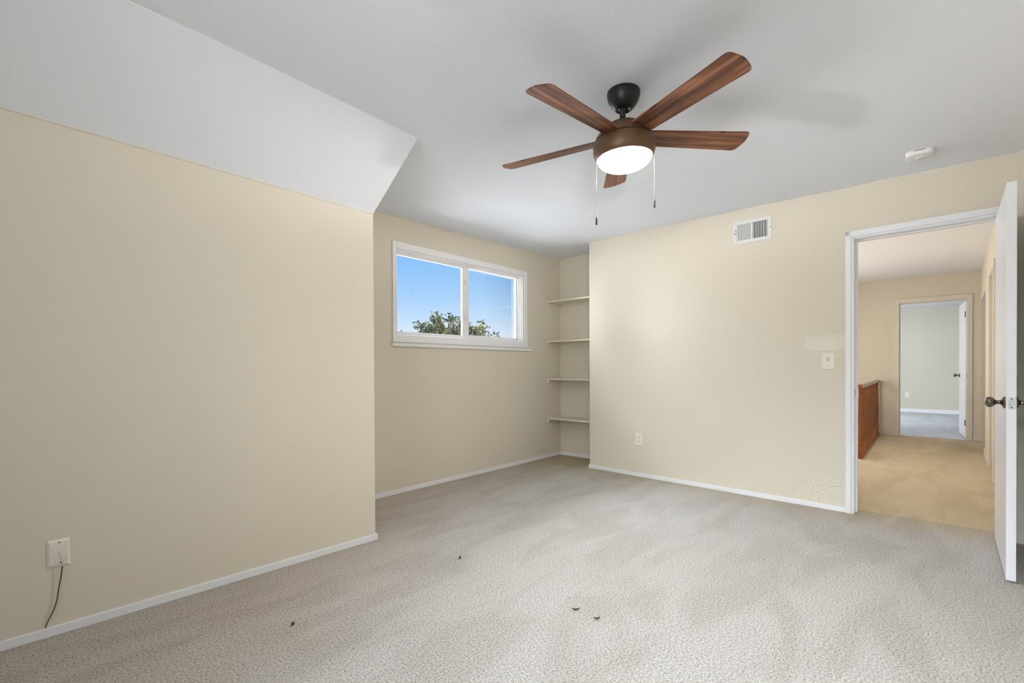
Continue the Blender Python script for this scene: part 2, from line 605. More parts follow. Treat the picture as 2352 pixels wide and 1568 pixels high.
# left wall (knee wall) and the dormer cheek behind its corner
bm = bm_new()
x0 = -1.80
zz = lambda x: KA + (KB - KA) * (LS - x) / (LS + 1.77)
v = []
for x in (x0, LS):
    for y in (0.0, 0.10):
        v += [bm.verts.new((x, y, -0.05)), bm.verts.new((x, y, zz(x) + y * 0.6))]
for q in ((0, 1, 5, 4), (2, 3, 7, 6), (0, 1, 3, 2), (4, 5, 7, 6), (1, 3, 7, 5), (0, 2, 6, 4)):
    bm.faces.new([v[i] for i in q])
struct(link('wall_left', bm, M['wall'], mw=FL))
bm = bm_new()
prism(bm, [(2.662, -0.05), (3.60, -0.05), (3.60, 2.46), (2.16, 2.46), (2.1752, 2.4280), (2.662, 2.092)], XA - 0.09, XA - 0.0005, 'x')
struct(link('wall_dormer', bm, M['wall']))

# window wall with its opening
WX0, WX1, WZ0, WZ1 = 2.376, 4.105, 1.350, 2.150
bm = bm_new()
box(bm, 1.55, WX0, YW, YW + 0.14, -0.05, 2.50)
box(bm, WX1, 4.95, YW, YW + 0.14, -0.05, 2.50)
box(bm, WX0, WX1, YW, YW + 0.14, -0.05, WZ0)
box(bm, WX0, WX1, YW, YW + 0.14, WZ1, 2.50)
struct(link('wall_window', bm, M['wall']))
bm = bm_new()
box(bm, XN, XN + 0.12, 2.62, 3.60, -0.05, 2.52)
struct(link('wall_nook', bm, M['wall']))


def wall_right_mat():
    m = mat('beige_wall_paint_touched_up', WALL, 0.75, 0.2, bump=0.10, bscale=90, var=0.03, vscale=1.5)
    nt = m.node_tree
    L = nt.links.new
    b = nt.nodes['Principled BSDF']
    src = b.inputs['Base Color'].links[0].from_socket
    tc = nt.nodes.new('ShaderNodeTexCoord')
    n = nt.nodes.new('ShaderNodeTexNoise'); n.inputs['Scale'].default_value = 14
    L(tc.outputs['Object'], n.inputs['Vector'])
    ad = nt.nodes.new('ShaderNodeVectorMath'); ad.operation = 'MULTIPLY_ADD'
    ad.inputs[1].default_value = (0.05, 0.05, 0.05)
    L(n.outputs['Color'], ad.inputs[0]); L(tc.outputs['Object'], ad.inputs[2])
    sp = nt.nodes.new('ShaderNodeSeparateXYZ'); L(ad.outputs[0], sp.inputs[0])
    prev = None
    for ax, c, h in (('X', 2.195, 0.145), ('Z', 1.308, 0.062)):
        s = nt.nodes.new('ShaderNodeMath'); s.operation = 'SUBTRACT'; s.inputs[1].default_value = c
        a = nt.nodes.new('ShaderNodeMath'); a.operation = 'ABSOLUTE'
        r = nt.nodes.new('ShaderNodeMapRange')
        r.inputs['From Min'].default_value, r.inputs['From Max'].default_value = h, h - 0.02
        L(sp.outputs[ax], s.inputs[0]); L(s.outputs[0], a.inputs[0]); L(a.outputs[0], r.inputs['Value'])
        if prev is not None:
            mu = nt.nodes.new('ShaderNodeMath'); mu.operation = 'MULTIPLY'
            L(prev.outputs[0], mu.inputs[0]); L(r.outputs[0], mu.inputs[1])
            prev = mu
        else:
            prev = r
    mx = nt.nodes.new('ShaderNodeMix'); mx.data_type = 'RGBA'
    L(prev.outputs[0], mx.inputs['Factor']); L(src, mx.inputs['A'])
    mx.inputs['B'].default_value = lin(229, 222, 206)
    L(mx.outputs['Result'], b.inputs['Base Color'])
    return m


bm = bm_new()
WT = 0.115
box(bm, 0.0, DOOR0 - 0.02, 0.0, WT, -0.05, 2.52)
box(bm, DOOR0 - 0.02, DOOR1 + 0.02, 0.0, WT, DOORH + 0.02, 2.52)
box(bm, DOOR1 + 0.02, 3.40, 0.0, WT, -0.05, 2.52)
box(bm, 0.0, 0.10, WT, 0.60, -0.05, 2.52)
struct(link('wall_right', bm, wall_right_mat(), mw=FR))

bm = bm_new()
box(bm, -1.80, 4.40, -0.60, -0.475, -0.05, 2.50)
struct(link('wall_side', bm, M['wall']))
bm = bm_new()
box(bm, -1.75, -1.63, -0.60, -0.30, -0.05, 2.50)
box(bm, -1.75, -1.63, 1.10, 2.90, -0.05, 2.50)
box(bm, -1.75, -1.63, -0.30, 1.10, -0.05, 0.90)
box(bm, -1.75, -1.63, -0.30, 1.10, 2.20, 2.50)
struct(link('wall_rear', bm, M['wall']))  # rear wall; its opening is shaped for the added fill lamps


# baseboards
def baseboard(name, segs, mw=None, m='trim', h=0.040, t=0.012):
    bm = bm_new()
    for x0, x1 in segs:
        box(bm, x0, x1, -t, 0.0, 0.0, h)
    return struct(link(name, bm, M[m], mw=mw, bevel=0.003))


baseboard('baseboard_left', [(-1.75, LS + 0.012)], FL)
baseboard('baseboard_dormer', [(0.0, 0.83)], frame((XA, 2.635), (0, 1)))
baseboard('baseboard_window', [(XA, XN)], T(0, YW, 0))
baseboard('baseboard_nook', [(0.0, 0.715)], frame((XN, YW), (0, -1)))
baseboard('baseboard_right', [(-0.012, 2.305)], FR)
baseboard('baseboard_door', [(3.182, 3.235)], FR)
baseboard('baseboard_side', [(0.0, 5.9)], frame((4.25, -0.475), (-1, 0)))


# thin painted edge where walls meet the ceiling
def edge(name, pts, r=0.0035):
    bm = bm_new()
    tube(bm, pts, r, 6)
    return struct(link(name, bm, M['edge']))


edge('trim_left', [(-1.70, 2.7755, 2.173), (XA, 2.6455, KA)])
edge('trim_window', [(XA, YW, 2.411), (XN, YW, 2.462)])
edge('trim_nook', [(XN, YW, 2.463), (XN, 2.76, 2.467)])
edge('trim_right', [(4.3726, 2.7587, 2.4590), (4.3096, 1.2038, 2.4455), (4.243, -0.47, 2.4140)])

# ------------------------------------------------------------------ dormer window
win = struct(empty('window_1', T(WX0, YW, WZ0)), 'white two-pane sliding window in the dormer wall', 'window')


def ring(bm, x0, x1, z0, z1, wl, wr, wb, wt, y0, y1):
    box(bm, x0, x0 + wl, y0, y1, z0, z1)
    box(bm, x1 - wr, x1, y0, y1, z0, z1)
    box(bm, x0 + wl, x1 - wr, y0, y1, z0, z0 + wb)
    box(bm, x0 + wl, x1 - wr, y0, y1, z1 - wt, z1)


bm = bm_new()
ring(bm, 2.336, 4.158, 1.342, 2.209, 0.041, 0.050, 0.050, 0.058, YW - 0.016, YW)
link('window_casing', bm, M['vinyl'], win, bevel=0.003)
bm = bm_new()
box(bm, 2.322, 4.214, YW - 0.040, YW, 1.328, 1.342)
box(bm, 2.326, 4.210, YW - 0.022, YW, 1.292, 1.328)
link('window_sill', bm, M['vinyl'], win, bevel=0.003)
bm = bm_new()
ring(bm, WX0, WX1, WZ0, WZ1, 0.012, 0.020, 0.034, 0.012, YW + 0.001, YW + 0.125)
box(bm, WX1 - 0.032, WX1 - 0.020, YW + 0.020, YW + 0.028, WZ0 + 0.03, WZ1 - 0.01)
box(bm, WX1 - 0.040, WX1 - 0.020, YW + 0.050, YW + 0.058, WZ0 + 0.03, WZ1 - 0.01)
box(bm, WX0 + 0.012, WX1 - 0.020, YW + 0.034, YW + 0.040, WZ0 + 0.034, WZ0 + 0.048)
box(bm, WX0 + 0.012, WX1 - 0.020, YW + 0.034, YW + 0.040, WZ1 - 0.026, WZ1 - 0.012)
link('window_frame', bm, M['vinyl'], win, bevel=0.0015)
bm = bm_new()
ring(bm, 2.390, 3.258, 1.396, 2.140, 0.030, 0.060, 0.034, 0.030, YW + 0.044, YW + 0.068)
sl = link('sash', bm, M['vinyl'], win, bevel=0.002)
bm = bm_new()
box(bm, 2.42, 3.20, YW + 0.054, YW + 0.057, 1.43, 2.11)
link('pane', bm, M['glass'], sl)
bm = bm_new()
ring(bm, 3.240, 4.085, 1.384, 2.140, 0.072, 0.030, 0.056, 0.014, YW + 0.072, YW + 0.100)
sr = link('sash', bm, M['vinyl'], win, bevel=0.002)
bm = bm_new()
box(bm, 3.31, 4.056, YW + 0.084, YW + 0.087, 1.438, 2.128)
link('pane', bm, M['glass'], sr)
for z in (1.965, 1.600):
    bm = bm_new()
    prism(bm, [(-0.014, -0.030), (0.014, -0.030), (0.016, 0.0), (0.014, 0.030), (-0.014, 0.030), (-0.016, 0.0)], -0.006, 0.0, 'y')
    tube(bm, [(-0.002, -0.006, 0.016), (0.0, -0.016, 0.004), (0.004, -0.020, -0.016)], 0.0042, 8)
    tube(bm, [(0.0, -0.009, 0.0), (0.0, 0.0, 0.0)], 0.009, 12)
    link('latch', bm, M['plate_white'], sl, mw=T(3.232, YW + 0.044, z), smooth='auto')

# ------------------------------------------------------------------ shelves in the nook
SHELF_WORDS = ('topmost', 'second from the top', 'third from the top', 'lowest')
LBL = ('cream shelf in the corner nook, topmost, seen from below', 'cream nook shelf second from the top, level with the window sill',
       'cream nook shelf third from the top, below window sill height', 'lowest cream shelf in the corner nook, nearest the carpet')
for k, z in enumerate((1.909, 1.426, 0.967, 0.487)):
    s = tag(empty('wall_shelf', T(4.68, 3.11, z)), LBL[k], 'shelf', 'shelves in the corner nook')
    bm = bm_new()
    box(bm, 4.545, XN - 0.001, 2.762, YW - 0.001, z - 0.019, z)
    link('board', bm, M['shelf'], s, bevel=0.002)
    bm = bm_new()
    box(bm, 4.550, XN - 0.020, YW - 0.019, YW - 0.001, z - 0.052, z - 0.021)
    link('cleat', bm, M['shelf'], s, bevel=0.0015)
    bm = bm_new()
    box(bm, XN - 0.018, XN - 0.001, 2.765, YW - 0.020, z - 0.040, z - 0.020)
    link('cleat', bm, M['shelf'], s, bevel=0.0015)

# ------------------------------------------------------------------ doorway and bedroom door
bm = bm_new()


def casing_leg(bm, x0, x1, z1, sgn):
    """moulded door casing leg; sgn +1 when the opening is to the right"""
    w = x1 - x0
    if sgn > 0:
        box(bm, x0, x1 - 0.016, -0.018, 0.0, 0.0, z1)
        box(bm, x1 - 0.016, x1, -0.011, 0.0, 0.0, z1 - w + 0.016)
    else:
        box(bm, x0 + 0.016, x1, -0.018, 0.0, 0.0, z1)
        box(bm, x0, x0 + 0.016, -0.011, 0.0, 0.0, z1 - w + 0.016)


casing_leg(bm, DOOR0 - 0.054, DOOR0 - 0.004, DOORH + 0.060, 1)
casing_leg(bm, DOOR1 + 0.004, DOOR1 + 0.066, DOORH + 0.060, -1)
box(bm, DOOR0 - 0.054, DOOR1 + 0.066, -0.018, 0.0, DOORH + 0.018, DOORH + 0.060)
box(bm, DOOR0 - 0.020, DOOR1 + 0.020, -0.011, 0.0, DOORH + 0.004, DOORH + 0.018)
# jamb lining and stop
box(bm, DOOR0 - 0.020, DOOR0, -0.001, WT + 0.001, 0.0, DOORH)
box(bm, DOOR1, DOOR1 + 0.020, -0.001, WT + 0.001, 0.0, DOORH)
box(bm, DOOR0 - 0.020, DOOR1 + 0.020, -0.001, WT + 0.001, DOORH, DOORH + 0.020)
box(bm, DOOR0, DOOR0 + 0.011, 0.042, 0.078, 0.0, DOORH)
box(bm, DOOR1 - 0.011, DOOR1, 0.042, 0.078, 0.0, DOORH)
box(bm, DOOR0, DOOR1, 0.042, 0.078, DOORH - 0.011, DOORH)
tr = struct(link('trim_1', bm, M['trim'], mw=FR, bevel=0.0025), 'white moulded casing around the bedroom doorway', 'door frame')
bm = bm_new()
prism(bm, [(0.014 + 0.010 * math.cos(a) * 1.2, 0.905 + 0.030 * math.sin(a)) for a in [i * math.pi / 8 for i in range(16)]], DOOR0, DOOR0 + 0.0012, 'x')
sp = link('strike_plate', bm, M['steel'], tr, mw=FR)
bm = bm_new()
box(bm, DOOR0 + 0.0012, DOOR0 + 0.0020, 0.010, 0.020, 0.892, 0.918)
link('latch_hole', bm, M['dark'], sp, mw=FR)

# leaf swung open into the room, its latch edge to the camera
HX, HY = 4.232, -0.3195
LX, LY = 3.4245, -0.2980
FD = frame((HX, HY), (HX - LX, HY - LY))                   # x back along the leaf to the hinge (x = -0.808 .. 0), y = left (+Y)
LEN = math.hypot(HX - LX, HY - LY)
bm = bm_new()
box(bm, -LEN, 0.0, -0.036, 0.0, 0.012, 2.022)
dr = struct(link('door_1', bm, M['door'], mw=FD, bevel=0.0015), 'white flush bedroom door standing open, edge towards the room', 'door')
kp = [(0.0, -0.0005), (0.031, -0.0005), (0.031, 0.003), (0.027, 0.008), (0.016, 0.013), (0.0105, 0.018), (0.0100, 0.028), (0.0125, 0.034), (0.019, 0.040), (0.0255, 0.046), (0.0285, 0.054), (0.0275, 0.062), (0.022, 0.069), (0.012, 0.0735), (0.0, 0.075)]
KX, KZ = -LEN + 0.060, 0.909
for sgn, y in ((1, 0.0), (-1, -0.036)):
    rot = Matrix.Rotation(-sgn * math.pi / 2, 4, 'X')
    bm = bm_new()
    lathe(bm, kp[:6], 40)
    k = link('rosette', bm, M['knob'], dr, mw=FD @ T(KX, y, KZ) @ rot, smooth=True)
    bm = bm_new()
    lathe(bm, kp[5:], 40)
    link('door_knob', bm, M['knob'], dr, mw=FD @ T(KX, y, KZ) @ rot, smooth=True)
bm = bm_new()
box(bm, -LEN - 0.0012, -LEN, -0.031, -0.006, KZ - 0.029, KZ + 0.029)
lp = link('latch_plate', bm, M['steel'], dr, mw=FD, bevel=0.0008)
bm = bm_new()
box(bm, -LEN - 0.010, -LEN - 0.0012, -0.025, -0.012, KZ - 0.009, KZ + 0.009)
link('latch_bolt', bm, M['steel'], lp, mw=FD, bevel=0.002)
for z in (KZ - 0.021, KZ + 0.021):
    bm = bm_new()
    lathe(bm, [(0.0, 0.0022), (0.003, 0.0018), (0.0035, 0.0010)], 12, FD.inverted() @ FD @ T(-LEN, -0.0185, z) @ Matrix.Rotation(-math.pi / 2, 4, 'Y'))
    link('screw', bm, M['slot'], lp, mw=FD)

# ------------------------------------------------------------------ ceiling fan
FC = Vector((2.0769, 1.1113, 2.443))
fan = tag(empty('ceiling_fan', T(*FC)), 'five-blade walnut and bronze ceiling fan with its lamp lit', 'ceiling fan')
tilt = Vector((0, 0, 1)).rotation_difference(Vector((-0.0424, 0.0210, 1)).normalized()).to_matrix().to_4x4()
HUB = T(FC.x, FC.y, 2.211) @ tilt
bm = bm_new()
lathe(bm, [(0.0, 0.0), (0.078, 0.0), (0.0795, -0.006), (0.0785, -0.020), (0.073, -0.042), (0.062, -0.063), (0.048, -0.079), (0.038, -0.087), (0.033, -0.088), (0.030, -0.084), (0.0, -0.070)], 64)
link('canopy', bm, M['black'], fan, mw=T(*FC), smooth=True)
bm = bm_new()
lathe(bm, [(0.0, 0.186), (0.016, 0.182), (0.026, 0.170), (0.028, 0.158), (0.022, 0.148), (0.0145, 0.143), (0.0140, 0.100), (0.0140, 0.082)], 40)
link('downrod', bm, M['black'], fan, mw=HUB, smooth=True)
bm = bm_new()
lathe(bm, [(0.0, 0.104), (0.0150, 0.104), (0.020, 0.101), (0.026, 0.092), (0.034, 0.087), (0.037, 0.082), (0.0, 0.080)], 40)
link('coupling', bm, M['black'], fan, mw=HUB, smooth=True)
bm = bm_new()
lathe(bm, [(0.0, 0.084), (0.046, 0.084), (0.054, 0.080), (0.080, 0.068), (0.106, 0.048), (0.127, 0.024), (0.140, 0.0), (0.1425, -0.004), (0.135, -0.006), (0.0, -0.006)], 96)
link('motor_housing', bm, M['bronze'], fan, mw=HUB, smooth='auto')
bm = bm_new()
lathe(bm, [(0.0, -0.008), (0.142, -0.008), (0.1465, -0.014), (0.1490, -0.030), (0.1490, -0.046), (0.1470, -0.062), (0.1420, -0.077), (0.1365, -0.087), (0.1330, -0.090), (0.1315, -0.086), (0.1300, -0.070), (0.0, -0.060)], 96)
lk = link('light_fitter', bm, M['bronze'], fan, mw=HUB, smooth='auto')
for a in (215, 95, 335):
    bm = bm_new()
    lathe(bm, [(0.0, 0.0035), (0.003, 0.003), (0.0045, 0.0)], 12)
    link('screw', bm, M['slot'], lk, mw=HUB @ Matrix.Rotation(math.radians(a), 4, 'Z') @ T(0.1488, 0, -0.034) @ Matrix.Rotation(math.pi / 2, 4, 'Y'), smooth=True)
bm = bm_new()
lathe(bm, [(0.1310, -0.078), (0.1312, -0.090)] + [(0.1312 * math.cos(a), -0.090 - 0.060 * math.sin(a)) for a in [i * math.pi / 2 / 14 for i in range(1, 14)]] + [(0.0, -0.150)], 96)
link('lamp_shade', bm, M['lamp'], fan, mw=HUB, smooth=True)


bm = bm_new()
lathe(bm, [(0.0, -0.062), (0.128, -0.072), (0.128, -0.074), (0.0, -0.064)], 64)
link('reflector', bm, M['plate_white'], lk, mw=HUB, smooth='auto')
for i, a in enumerate((20, 200)):
    bm = bm_new()
    lathe(bm, [(0.0, -0.066), (0.013, -0.066), (0.013, -0.084), (0.0, -0.084)], 16, Matrix.Rotation(math.radians(a), 4, 'Z') @ T(0.055, 0, 0))
    link('bulb_socket', bm, M['plate_white'], lk, mw=HUB, smooth='auto')
    d = bpy.data.lights.new('fan_bulb', 'POINT')
    d.energy = 73
    d.color = (1.0, 0.965, 0.915)
    d.shadow_soft_size = 0.022
    o = bpy.data.objects.new('fan_bulb', d)
    COL.objects.link(o)
    o.matrix_basis = HUB @ Matrix.Rotation(math.radians(a), 4, 'Z') @ T(0.055, 0, -0.112)


def blade_mesh():
    """outline in (x along the blade, y across), rounded tip corners, 6 mm thick"""
    r0, r1, w0, w1 = 0.098, 0.655, 0.054, 0.070
    def half(x):
        return w0 + (w1 - w0) * (x - r0) / (r1 - r0)
    top = [(r0, w0), (0.25, half(0.25)), (0.40, half(0.40)), (0.55, half(0.55))]
    tip = []
    h = half(r1)
    p0, p1, p2 = Vector((r1 - 0.038, h)), Vector((r1 - 0.0145, h)), Vector((r1 - 0.0105, h - 0.020))
    for i in range(9):
        t = i / 8
        q = p0 * (1 - t) ** 2 + p1 * 2 * t * (1 - t) + p2 * t * t
        tip.append((q.x, q.y))
    tip += [(r1 - 0.0060, 0.034), (r1 - 0.0030, 0.022), (r1 - 0.001, 0.011), (r1, 0.0)]
    up = top + tip
    out = up + [(x, -y) for x, y in reversed(up[:-1])]
    bm = bm_new()
    prism(bm, out, -0.003, 0.003, 'z')
    return bm


b0 = None
for k in range(5):
    az = math.radians(-110.75 + 72 * k)
    mwb = HUB @ Matrix.Rotation(az, 4, 'Z') @ T(0, 0, 0.012) @ Matrix.Rotation(math.radians(-12.0), 4, 'X')
    if b0 is None:
        b0 = link('blade', blade_mesh(), M['blade'], fan, mw=mwb, bevel=0.0012)
    else:
        b = b0.copy()
        COL.objects.link(b)
        b.parent = fan
        b.matrix_basis = MW[fan.name].inverted() @ mwb
        MW[b.name] = mwb


def pull_chain(off, ztop, zend, nub):
    x, y = FC.x + off[0], FC.y + off[1]
    bm = bm_new()
    k = int((ztop - zend - 0.045) / 0.0052)
    for i in range(k):
        z = ztop - 0.0026 - i * 0.0052
        lathe(bm, [(0.0, 0.0016), (0.0010, 0.0010), (0.0014, 0.0), (0.0010, -0.0010), (0.0, -0.0016)], 6, T(0, 0, z - ztop))
    tube(bm, [(0, 0, 0), (0, 0, zend + 0.040 - ztop)], 0.0007, 5)
    if nub:
        d = Vector((-off[0], -off[1], 0)).normalized()
        tube(bm, [d * 0.012 + Vector((0, 0, 0.004)), (0, 0, 0.003), (0, 0, -0.004)], 0.0026, 8)
    c = link('pull_chain', bm, M['chain'], fan, mw=T(x, y, ztop), smooth=True)
    z = zend + 0.043
    bm = bm_new()
    lathe(bm, [(0.0, 0.0), (0.0022, -0.001), (0.0030, -0.005), (0.0020, -0.007), (0.0040, -0.0085), (0.0045, -0.012), (0.0045, -0.040), (0.0035, -0.043), (0.0, -0.043)], 14)
    link('fob', bm, M['black'], c, mw=T(x, y, z), smooth=True)


pr = Vector((0.6651, -0.7467))
pull_chain(-0.134 * pr, 2.100, 1.797, False)
pull_chain(0.1495 * pr + Vector((0.000, 0.000)), 2.193, 1.880, True)

# ------------------------------------------------------------------ small fittings
# smoke detector
DC = (3.868, 0.036, 2.430)
det = tag(empty('smoke_detector', T(*DC)), 'white rounded-square smoke detector on the ceiling near the door', 'smoke detector')


def rrect(hx, hy, r, n=6):
    o = []
    for cx, cy, a0 in ((hx - r, hy - r, 0), (-hx + r, hy - r, 90), (-hx + r, -hy + r, 180), (hx - r, -hy + r, 270)):
        for i in range(n + 1):
            a = math.radians(a0 + 90 * i / n)
            o.append((cx + r * math.cos(a), cy + r * math.sin(a)))
    return o


bm = bm_new()
layers = [(0.062, 0.0), (0.062, -0.004), (0.069, -0.005), (0.070, -0.012), (0.069, -0.022), (0.066, -0.029), (0.060, -0.033), (0.050, -0.0345)]
rings = [[bm.verts.new((x, y, z)) for x, y in rrect(h, h, h * 0.58)] for h, z in layers]
for a, b in zip(rings, rings[1:]):
    for i in range(len(a)):
        j = (i + 1) % len(a)
        bm.faces.new((a[i], a[j], b[j], b[i]))
bm.faces.new(rings[0]); bm.faces.new(rings[-1])
link('body', bm, M['plate_white'], det, mw=T(*DC), smooth='auto')
bm = bm_new()
lathe(bm, [(0.024, -0.0343), (0.024, -0.0370), (0.022, -0.0385), (0.0, -0.0395)], 40)
link('test_button', bm, M['plate_white'], det, mw=T(*DC), smooth='auto')
for s in (-1, 1):
    bm = bm_new()
    box(bm, s * 0.0702 - 0.0008, s * 0.0702 + 0.0008, -0.026, 0.026, -0.0125, -0.0095)
    link('vent_slot', bm, M['slot'], det, mw=T(*DC))

# air register, high on the right wall
VS0, VS1, VZ0, VZ1 = 1.5012, 1.8012, 2.1525, 2.3455
vent = tag(empty('air_vent', FR @ T((VS0 + VS1) / 2, 0, (VZ0 + VZ1) / 2)), 'white two-bank air register high on the right wall', 'air vent')
bm = bm_new()
a0, a1, b0_, b1 = 1.5325, 1.6440, 1.6585, 1.7705
gz0, gz1 = 2.181, 2.3175
box(bm, VS0, a0, -0.007, -0.0005, VZ0, VZ1)
box(bm, b1, VS1, -0.007, -0.0005, VZ0, VZ1)
box(bm, a1, b0_, -0.007, -0.0005, gz0, gz1)
box(bm, a0, b1, -0.007, -0.0005, VZ0, gz0)
box(bm, a0, b1, -0.007, -0.0005, gz1, VZ1)
link('face_plate', bm, M['vent'], vent, mw=FR, bevel=0.001)
bm = bm_new()
box(bm, a0 - 0.002, b1 + 0.002, -0.0022, -0.0010, gz0 - 0.002, gz1 + 0.002)
link('duct_opening', bm, M['dark'], vent, mw=FR)
for (u0, u1, sg) in ((a0, a1, 1), (b0_, b1, -1)):
    bm = bm_new()
    n = 9
    for i in range(n):
        u = u0 + (u1 - u0) * (i + 0.5) / n
        # slats lean one way in each bank
        du = 0.0050 * sg
        w = 0.0013 if sg < 0 else 0.0018
        v = [(u - du / 2 - w, -0.0065), (u - du / 2 + w, -0.0065), (u + du / 2 + w, -0.0024), (u + du / 2 - w, -0.0024)]
        prism(bm, v, gz0, gz1, 'z')
    link('louver_bank', bm, M['vent'], vent, mw=FR)
bm = bm_new()
for i in range(6):
    z = gz0 + (gz1 - gz0) * (i + 0.5) / 6
    box(bm, b0_, b1, -0.0030, -0.0023, z - 0.0012, z + 0.0012)
link('rear_bars', bm, M['bar'], vent, mw=FR)
for s, z in ((1.508, 2.249), (1.7945, 2.249)):
    bm = bm_new()
    lathe(bm, [(0.0, 0.0025), (0.003, 0.002), (0.0038, 0.0)], 12)
    link('screw', bm, M['slot'], vent, mw=FR @ T(s, -0.007, z) @ Matrix.Rotation(math.pi / 2, 4, 'X'), smooth=True)
bm = bm_new()
box(bm, 1.520, 1.525, -0.0078, -0.0070, 2.232, 2.276)
lever_slot = link('damper_slot', bm, M['slot'], vent, mw=FR)
bm = bm_new()
box(bm, 1.5195, 1.5255, -0.015, -0.0078, 2.246, 2.262)
link('damper_lever', bm, M['vent'], vent, mw=FR, bevel=0.001)


def bevel_plate(bm, x0, x1, z0, z1, t, b):
    v0 = [(x0, z0), (x1, z0), (x1, z1), (x0, z1)]
    v1 = [(x0 + b, z0 + b), (x1 - b, z0 + b), (x1 - b, z1 - b), (x0 + b, z1 - b)]
    A = [bm.verts.new((x, -0.0003, z)) for x, z in v0]
    A2 = [bm.verts.new((x, -t * 0.35, z)) for x, z in v0]
    B = [bm.verts.new((x, -t, z)) for x, z in v1]
    bm.faces.new(A); bm.faces.new(B)
    for P, Q in ((A, A2), (A2, B)):
        for i in range(4):
            j = (i + 1) % 4
            bm.faces.new((P[i], P[j], Q[j], Q[i]))


# painted-over blank plate above the switch
pt = tag(empty('blank_plate', FR @ T(2.182, 0, 1.264)), 'blank cover plate painted over on the wall directly above the light switch', 'cover plate')
bm = bm_new()
bevel_plate(bm, 2.101, 2.264, 1.219, 1.307, 0.0030, 0.004)
link('plate', bm, M['patch'], pt, mw=FR)

# light switch
sw = tag(empty('light_switch', FR @ T(2.191, 0, 1.138)), 'ivory dimmer switch with slide paddle on the wall left of the doorway', 'light switch')
bm = bm_new()
bevel_plate(bm, 2.1490, 2.2340, 1.0745, 1.2005, 0.0085, 0.006)
link('cover_plate', bm, M['plate'], sw, mw=FR)
bm = bm_new()
box(bm, 2.178, 2.205, -0.0092, -0.0083, 1.104, 1.170)
rk = link('switch_frame', bm, M['plate'], sw, mw=FR, bevel=0.0005)
bm = bm_new()
v = [(-0.0092, 1.106), (-0.0165, 1.108), (-0.0150, 1.136), (-0.0092, 1.140)]
prism(bm, v, 2.180, 2.203, 'x')
link('paddle', bm, M['plate'], sw, mw=FR, bevel=0.0008)
bm = bm_new()
box(bm, 2.182, 2.201, -0.0096, -0.0091, 1.141, 1.166)
link('slider_track', bm, M['recess'], sw, mw=FR)
for z in (1.090, 1.186):
    bm = bm_new()
    lathe(bm, [(0.0, 0.0018), (0.0025, 0.0014), (0.0032, 0.0)], 12)
    link('screw', bm, M['plate'], sw, mw=FR @ T(2.1915, -0.0084, z) @ Matrix.Rotation(math.pi / 2, 4, 'X'), smooth=True)


def outlet(name, mw, x0, x1, z0, z1, label):
    o = tag(empty(name, mw @ T((x0 + x1) / 2, 0, (z0 + z1) / 2)), label, 'outlet')
    bm = bm_new()
    bevel_plate(bm, x0, x1, z0, z1, 0.0060, 0.0045)
    link('cover_plate', bm, M['plate'], o, mw=mw)
    cx, cz = (x0 + x1) / 2, (z0 + z1) / 2
    for dz in (0.0215, -0.0215):
        bm = bm_new()
        prism(bm, [(cx + 0.0165 * math.cos(a), cz + dz + max(-0.0125, min(0.0125, 0.0165 * math.sin(a)))) for a in [i * math.pi / 12 for i in range(24)]], -0.0075, -0.0055, 'y')
        rc = link('receptacle', bm, M['plate'], o, mw=mw)
        bm = bm_new()
        box(bm, cx - 0.0085, cx - 0.0055, -0.0079, -0.0074, cz + dz - 0.001, cz + dz + 0.0085)
        box(bm, cx + 0.0055, cx + 0.0085, -0.0079, -0.0074, cz + dz - 0.001, cz + dz + 0.0085)
        prism(bm, [(cx + 0.003 * math.cos(a), cz + dz - 0.007 + 0.003 * math.sin(a)) for a in [i * math.pi / 5 for i in range(10)]], -0.0079, -0.0074, 'y')
        link('socket_slots', bm, M['slot'], rc, mw=mw)
    bm = bm_new()
    lathe(bm, [(0.0, 0.0016), (0.002, 0.0013), (0.0028, 0.0)], 12)
    link('screw', bm, M['plate'], o, mw=mw @ T(cx, -0.0060, cz) @ Matrix.Rotation(math.pi / 2, 4, 'X'), smooth=True)
    return o


outlet('wall_outlet', FR, 0.5525, 0.6355, 0.3135, 0.4370, 'ivory duplex outlet low on the right wall near the nook')

# cable plate with its cord on the left wall
jk = tag(empty('cable_plate', FL @ T(0.167, 0, 0.338)), 'ivory cable wall plate with sloping edges low on the left wall', 'wall plate')
bm = bm_new()
bevel_plate(bm, 0.1330, 0.2030, 0.2815, 0.3945, 0.0080, 0.0085)
link('cover_plate', bm, M['plate'], jk, mw=FL)
for s, z in ((0.1697, 0.3828), (0.1729, 0.2980)):
    bm = bm_new()
    lathe(bm, [(0.0, 0.0004), (0.0028, 0.0004), (0.0028, -0.0002)], 12)
    link('screw_hole', bm, M['hole'], jk, mw=FL @ T(s, -0.0080, z) @ Matrix.Rotation(math.pi / 2, 4, 'X'))
bm = bm_new()
box(bm, 0.1670, 0.1735, -0.0086, -0.0079, 0.3385, 0.3430)
link('cable_port', bm, M['hole'], jk, mw=FL)
for s, z in ((0.1488, 0.3555), (0.1898, 0.3155)):
    bm = bm_new()
    lathe(bm, [(0.0, 0.0040), (0.0025, 0.0036), (0.0034, 0.0020), (0.0036, 0.0)], 14)
    link('screw', bm, M['plate'], jk, mw=FL @ T(s, -0.0080, z) @ Matrix.Rotation(math.pi / 2, 4, 'X'), smooth=True)
